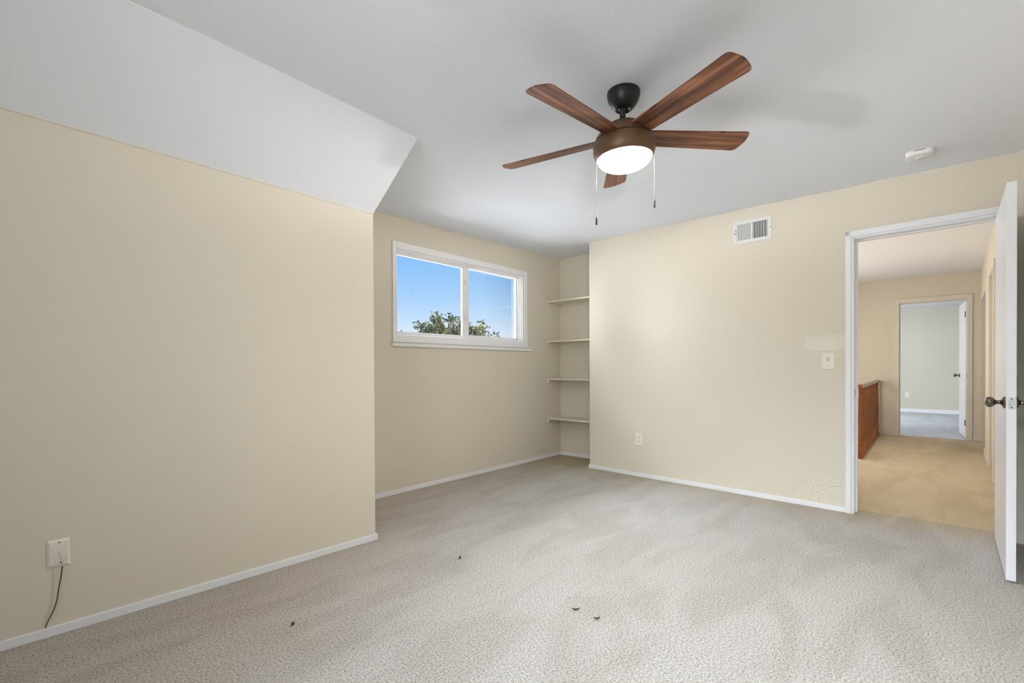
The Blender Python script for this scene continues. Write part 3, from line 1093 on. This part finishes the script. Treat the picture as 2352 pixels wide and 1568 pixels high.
cp = [(0.1700, -0.0080, 0.3405), (0.1705, -0.0170, 0.3375), (0.1735, -0.0230, 0.3240), (0.1772, -0.0240, 0.3040), (0.1780, -0.0220, 0.2850), (0.1760, -0.0200, 0.2660), (0.1720, -0.0175, 0.2300), (0.1665, -0.0150, 0.1950), (0.1600, -0.0135, 0.1450), (0.1500, -0.0130, 0.1080), (0.1380, -0.0125, 0.0800), (0.1300, -0.0120, 0.0600), (0.1255, -0.0120, 0.0440)]
sp_ = smooth_path(cp, 8)
cb = tag(empty('cable', FL @ T(0.17, -0.01, 0.34)), 'thin brown cable hanging from the wall plate down to the baseboard', 'cable')
bm = bm_new()
tube(bm, sp_[:33], 0.0028, 8)
link('sleeve', bm, M['cord_sleeve'], cb, mw=FL, smooth=True)
bm = bm_new()
tube(bm, sp_[30:], 0.0023, 8)
link('cord', bm, M['cord'], cb, mw=FL, smooth=True)

# scraps on the carpet
random.seed(4)
for (x, y, a, l, lab) in ((1.798, 2.012, 0.5, 0.026, 'small dark scrap on the carpet closest to the dormer corner'),
                          (1.760, 1.189, 2.3, 0.034, 'olive scrap on the carpet, left of a pair mid-room'),
                          (1.757, 1.076, 2.4, 0.028, 'dark scrap on the carpet, right of a pair mid-room'),
                          (0.858, 2.031, 0.9, 0.022, 'small brown scrap on the carpet near the left wall')):
    bm = bm_new()
    n = 7
    ring_ = []
    for i in range(n):
        t = i / (n - 1)
        w = 0.0048 * math.sin(math.pi * (0.12 + 0.76 * t)) + 0.001
        xx, zz_ = (t - 0.5) * l, 0.003 + 0.006 * (2 * t - 1) ** 2
        ring_.append([bm.verts.new((xx, -w, zz_ + 0.002)), bm.verts.new((xx, 0, zz_ - 0.001)), bm.verts.new((xx, w, zz_ + 0.003)), bm.verts.new((xx, 0, zz_ + 0.0015))])
    for p, q in zip(ring_, ring_[1:]):
        for i in range(4):
            bm.faces.new((p[i], p[(i + 1) % 4], q[(i + 1) % 4], q[i]))
    bm.faces.new(ring_[0]); bm.faces.new(ring_[-1])
    tag(link('carpet_scrap', bm, M['scrap'], mw=T(x, y, 0) @ Matrix.Rotation(a, 4, 'Z')), lab, 'scrap', 'scraps on the carpet')

# ------------------------------------------------------------------ hallway beyond the door
HZ = 2.472
XF = 9.55                                                  # far wall of the hall
FH = frame((4.36, -0.420), (-1.0, 0.030))                  # hall right wall seen from the hall (x towards the camera, y into the wall)
hs = lambda x: (4.36 - x) * 1.00045                        # world x -> coordinate along it

bm = bm_new()
v = [bm.verts.new((x, y, 0)) for x, y in ((4.42, -2.10), (XF + 0.05, -2.10), (XF + 0.05, 0.645), (6.86, 0.645), (6.86, 1.85), (4.42, 1.85))]
bm.faces.new(v)
r = bmesh.ops.extrude_face_region(bm, geom=bm.faces[:])
bmesh.ops.translate(bm, vec=(0, 0, -0.25), verts=[x for x in r['geom'] if isinstance(x, bmesh.types.BMVert)])
struct(link('floor_hallway', bm, M['carpet_hall']))
bm = bm_new()
box(bm, 4.38, XF + 0.10, -2.10, 1.95, HZ, HZ + 0.10)
struct(link('ceiling_hallway', bm, M['ceiling_hall']))
# right wall of the hall, with the side passage opening
bm = bm_new()
OP0, OP1 = hs(9.42), hs(8.22)
box(bm, hs(XF), OP0, 0.0, 0.115, -0.05, HZ + 0.03)
box(bm, OP0, OP1, 0.0, 0.115, 2.045, HZ + 0.03)
box(bm, OP1, hs(7.11), 0.0, 0.115, -0.05, HZ + 0.03)
box(bm, hs(7.11), hs(6.33), 0.0, 0.115, 2.045, HZ + 0.03)
box(bm, hs(6.33), 0.14, 0.0, 0.115, -0.05, HZ + 0.03)
struct(link('wall_hallway_right', bm, M['wall'], mw=FH))
bm = bm_new()
box(bm, OP1, OP0, 0.001, 0.114, 2.033, 2.045) if OP1 < OP0 else box(bm, OP0, OP1, -0.001, 0.114, 2.033, 2.0448)
struct(link('trim_passage', bm, M['trim'], mw=FH))
baseboard('baseboard_hallway_right', [(OP1, hs(7.17))], FH, 'cream', 0.075)
# cupboard door in that wall
bm = bm_new()
box(bm, hs(7.17), hs(7.11), -0.018, 0.0, 0.0, 2.105)
box(bm, hs(6.33), hs(6.27), -0.018, 0.0, 0.0, 2.105)
box(bm, hs(7.11), hs(6.33), -0.018, 0.0, 2.045, 2.105)
struct(link('trim_3', bm, M['cream'], mw=FH, bevel=0.003), 'cream casing of the closed door on the right side of the hall', 'door frame')
bm = bm_new()
box(bm, hs(7.108), hs(6.332), 0.020, 0.055, 0.01, 2.043)
struct(link('door_3', bm, M['cream'], mw=FH, bevel=0.002), 'closed cream door on the right side of the hall', 'door')
# far wall with a doorway to the other bedroom
D0, D1, DH = 0.330, -0.432, 2.075
bm = bm_new()
box(bm, XF, XF + 0.11, D0 + 0.015, 1.90, -0.30, HZ + 0.03)
box(bm, XF, XF + 0.11, -2.10, D1 - 0.015, -0.05, HZ + 0.03)
box(bm, XF, XF + 0.11, D1 - 0.015, D0 + 0.015, DH + 0.015, HZ + 0.03)
struct(link('wall_hallway_far', bm, M['wall']))
bm = bm_new()
for x0, x1 in ((XF - 0.016, XF), ):
    box(bm, x0, x1, D0 + 0.003, D0 + 0.058, 0.0, DH + 0.072)
    box(bm, x0, x1, D1 - 0.058, D1 - 0.003, 0.0, DH + 0.072)
    box(bm, x0, x1, D1 - 0.003, D0 + 0.003, DH + 0.006, DH + 0.072)
box(bm, XF - 0.001, XF + 0.111, D0, D0 + 0.015, 0.0, DH)
box(bm, XF - 0.001, XF + 0.111, D1 - 0.015, D1, 0.0, DH)
box(bm, XF - 0.001, XF + 0.111, D1 - 0.015, D0 + 0.015, DH, DH + 0.015)
box(bm, XF + 0.030, XF + 0.065, D0 - 0.010, D0, 0.0, DH)
box(bm, XF + 0.030, XF + 0.065, D1, D1 + 0.010, 0.0, DH)
box(bm, XF + 0.030, XF + 0.065, D1, D0, DH - 0.010, DH)
tr2 = struct(link('trim_2', bm, M['cream'], bevel=0.002), 'cream casing of the doorway at the end of the hall', 'door frame')
bm = bm_new()
box(bm, XF + 0.008, XF + 0.026, D1, D1 + 0.0015, 0.92, 0.99)
link('strike_plate', bm, M['black'], tr2)
baseboard('baseboard_hallway_far', [(0.0, 0.245)], frame((XF, 0.63), (0, -1)), 'cream', 0.065)
baseboard('baseboard_passage', [(0.0, 1.5)], frame((XF, D1 - 0.06), (0, -1)), 'cream', 0.065)
# side walls that close the landing
bm = bm_new()
box(bm, 4.46, XF + 0.10, 1.80, 1.92, -1.6, HZ + 0.02)
struct(link('wall_stairwell', bm, M['wall']))
bm = bm_new()
box(bm, 8.0, XF + 0.1, -2.20, -2.05, -0.05, HZ + 0.02)
box(bm, 4.40, 8.05, -2.20, -2.05, -0.05, HZ + 0.02)
struct(link('wall_passage', bm, M['wall']))
bm = bm_new()
box(bm, 6.80, XF + 0.1, 0.50, 1.90, -1.62, -1.50)
struct(link('floor_stairwell', bm, M['carpet_hall']))

# stair railing along the landing
RY, RX0, RX1 = 0.602, 6.875, 9.535
ra = tag(empty('stair_railing', T(RX0, RY, 0)), 'brown wooden stair railing with turned balusters along the hall landing', 'railing')
bm = bm_new()
prism(bm, [(-0.030, 0.838), (0.030, 0.838), (0.034, 0.850), (0.032, 0.866), (0.020, 0.878), (-0.020, 0.878), (-0.032, 0.866), (-0.034, 0.850)], RX0 - 0.04, RX1, 'x')
link('handrail', bm, M['handrail'], ra, bevel=0.003, mw=T(0, RY, 0))
bm = bm_new()
box(bm, RX0 - 0.03, RX1, -0.030, 0.030, 0.0, 0.022)
link('base_rail', bm, M['rail'], ra, bevel=0.003, mw=T(0, RY, 0))
bm = bm_new()
prism(bm, [(-0.045, 0.838), (0.045, 0.838), (0.050, 0.852), (0.046, 0.872), (0.030, 0.884), (-0.030, 0.884), (-0.046, 0.872), (-0.050, 0.852)], RY - 0.03, RY + 1.17, 'y') if False else prism(bm, [(RX0 - 0.085, 0.838), (RX0 - 0.015, 0.838), (RX0 - 0.010, 0.852), (RX0 - 0.016, 0.872), (RX0 - 0.030, 0.884), (RX0 - 0.070, 0.884), (RX0 - 0.084, 0.872), (RX0 - 0.090, 0.852)], RY - 0.03, 1.795, 'y')
link('return_rail', bm, M['rail'], ra, bevel=0.003)
prof = [(0.0, 0.165), (0.016, 0.165), (0.020, 0.175), (0.020, 0.185), (0.013, 0.195), (0.017, 0.215), (0.0185, 0.30), (0.017, 0.42), (0.0125, 0.60), (0.0105, 0.70), (0.014, 0.715), (0.014, 0.725), (0.010, 0.735), (0.010, 0.845), (0.0, 0.845)]
bm = bm_new()
box(bm, -0.019, 0.019, -0.019, 0.019, 0.020, 0.160)
lathe(bm, [(r_, z_ - 0.006) for r_, z_ in prof], 12)
b0 = link('baluster', bm, M['rail'], ra, mw=T(RX0, RY, 0), smooth='auto')
nb = 25
for k in range(1, nb):
    x = RX0 + (RX1 - RX0 - 0.05) * k / (nb - 1)
    b = b0.copy()
    COL.objects.link(b)
    b.parent = ra
    b.matrix_basis = MW[ra.name].inverted() @ T(x, RY, 0)
bm = bm_new()
box(bm, XF - 0.05, XF - 0.001, RY - 0.03, RY + 0.01, 0.022, 0.840)
link('wall_post', bm, M['cream'], ra, bevel=0.002)

# ------------------------------------------------------------------ far bedroom
XB = 14.55
bm = bm_new()
box(bm, XF + 0.05, XB + 0.1, -2.3, 2.7, -0.08, 0.0)
struct(link('floor_bedroom', bm, M['carpet_bedroom']))
bm = bm_new()
box(bm, XF + 0.05, XB + 0.1, -2.3, 2.7, 2.48, 2.56)
struct(link('ceiling_bedroom', bm, M['ceiling']))
bm = bm_new()
box(bm, XB, XB + 0.1, -2.3, 2.7, -0.05, 2.50)
struct(link('wall_bedroom_far', bm, M['bedroom_wall']))
bm = bm_new()
box(bm, XF + 0.05, XB + 0.1, -2.4, -2.3, -0.05, 2.50)
struct(link('wall_bedroom_right', bm, M['bedroom_wall']))
bm = bm_new()
box(bm, XF + 0.05, XB + 0.1, 2.6, 2.7, -0.05, 2.50)
struct(link('wall_bedroom_left', bm, M['bedroom_wall']))
baseboard('baseboard_bedroom', [(-2.2, 2.2)], frame((XB, 0), (0, -1)), 'trim', 0.085)
outlet('bedroom_outlet', frame((XB, 0), (0, -1)), -0.397, -0.325, 0.35, 0.465, 'small ivory outlet on the pale wall of the far bedroom')
# its door, standing open into the far room
A, B = (XF + 0.095, -0.425), (10.40, -0.382)
F2 = frame(A, (B[0] - A[0], B[1] - A[1]))
l2 = math.hypot(B[0] - A[0], B[1] - A[1])
bm = bm_new()
box(bm, 0.004, l2, -0.036, 0.0, 0.022, 2.060)
d2 = struct(link('door_2', bm, M['door'], mw=F2, bevel=0.0015), 'white door standing open into the far bedroom', 'door')
for sgn, y in ((1, 0.0), (-1, -0.036)):
    rot = Matrix.Rotation(-sgn * math.pi / 2, 4, 'X')
    bm = bm_new()
    lathe(bm, kp, 24)
    link('door_knob', bm, M['knob'], d2, mw=F2 @ T(l2 - 0.065, y, 0.945) @ rot, smooth=True)
for z in (0.25, 1.86):
    bm = bm_new()
    tube(bm, [(0.004, 0.005, z - 0.045), (0.004, 0.005, z + 0.045)], 0.006, 10)
    link('hinge', bm, M['black'], d2, mw=F2, smooth='auto')

# ------------------------------------------------------------------ outside the dormer window
bm = bm_new()
box(bm, -8, 34, 4.2, 40, -3.1, -3.0)
struct(link('ground', bm, M['yard']))

TX, TY = 8.80, 10.0
tree = tag(empty('tree', T(TX, TY, -3.0)), 'leafy tree seen outside through the dormer window', 'tree')
random.seed(11)
bm = bm_new()
tube(bm, smooth_path([(0, 0, 0), (0.05, 0.02, 1.2), (-0.04, 0.0, 2.3), (0.02, 0.02, 3.2)], 5), [0.17 - 0.005 * i for i in range(16)], 10)
link('trunk', bm, M['bark'], tree, mw=T(TX, TY, -3.0), smooth=True)
bm = bm_new()
lf = bm_new()


def leaf(p, s):
    d = Vector((random.uniform(-1, 1), random.uniform(-1, 1), random.uniform(-0.5, 1))).normalized()
    a = d.orthogonal().normalized()
    a = (Matrix.Rotation(random.uniform(0, 6.28), 3, d) @ a)
    b = d.cross(a)
    q = [p, p + d * s * 0.45 + a * s * 0.30 + b * s * 0.06, p + d * s, p + d * s * 0.45 - a * s * 0.30 + b * s * 0.06]
    w = [lf.verts.new(x) for x in q]
    lf.faces.new((w[0], w[1], w[2])); lf.faces.new((w[0], w[2], w[3]))


for k in range(330):
    th = random.uniform(0, 2 * math.pi)
    u = random.uniform(-0.1, 1.0)
    s = math.sqrt(max(0.0, 1 - u * u))
    rx, rz = 1.62, 1.46
    if math.cos(th) > 0.2:
        rx, rz = 1.75, 1.30
    if math.cos(th) > 0.3 and random.random() < 0.42:
        continue
    k_ = random.uniform(0.80, 1.0)
    if random.random() < 0.25:
        k_ += random.uniform(0.02, 0.10)
    tip = Vector((rx * s * math.cos(th) * k_, 1.4 * s * math.sin(th) * k_, 4.13 + rz * u * k_))
    base = Vector((0.0, 0.0, 3.0)).lerp(tip, 0.25)
    midp = base.lerp(tip, 0.55) + Vector((random.uniform(-.12, .12), random.uniform(-.12, .12), random.uniform(-.05, .14)))
    path = smooth_path([base, midp, tip], 4)
    tube(bm, path, [0.018 * (1 - i / (len(path))) + 0.004 for i in range(len(path))], 4)
    for i, p in enumerate(path[3:]):
        for j in range(6):
            leaf(p + Vector((random.gauss(0, .06), random.gauss(0, .06), random.gauss(0, .05))), random.uniform(0.075, 0.125))
        if i % 2 == 1:
            q = p + Vector((random.uniform(-.2, .2), random.uniform(-.2, .2), random.uniform(-.05, .16)))
            for j in range(8):
                leaf(p.lerp(q, random.uniform(0.2, 1.05)) + Vector((random.gauss(0, .03), random.gauss(0, .03), random.gauss(0, .03))), random.uniform(0.07, 0.12))
link('branches', bm, M['bark'], tree, mw=T(TX, TY, -3.0), smooth=True)
fo = link('foliage', lf, M['leaf'], tree, mw=T(TX, TY, -3.0))
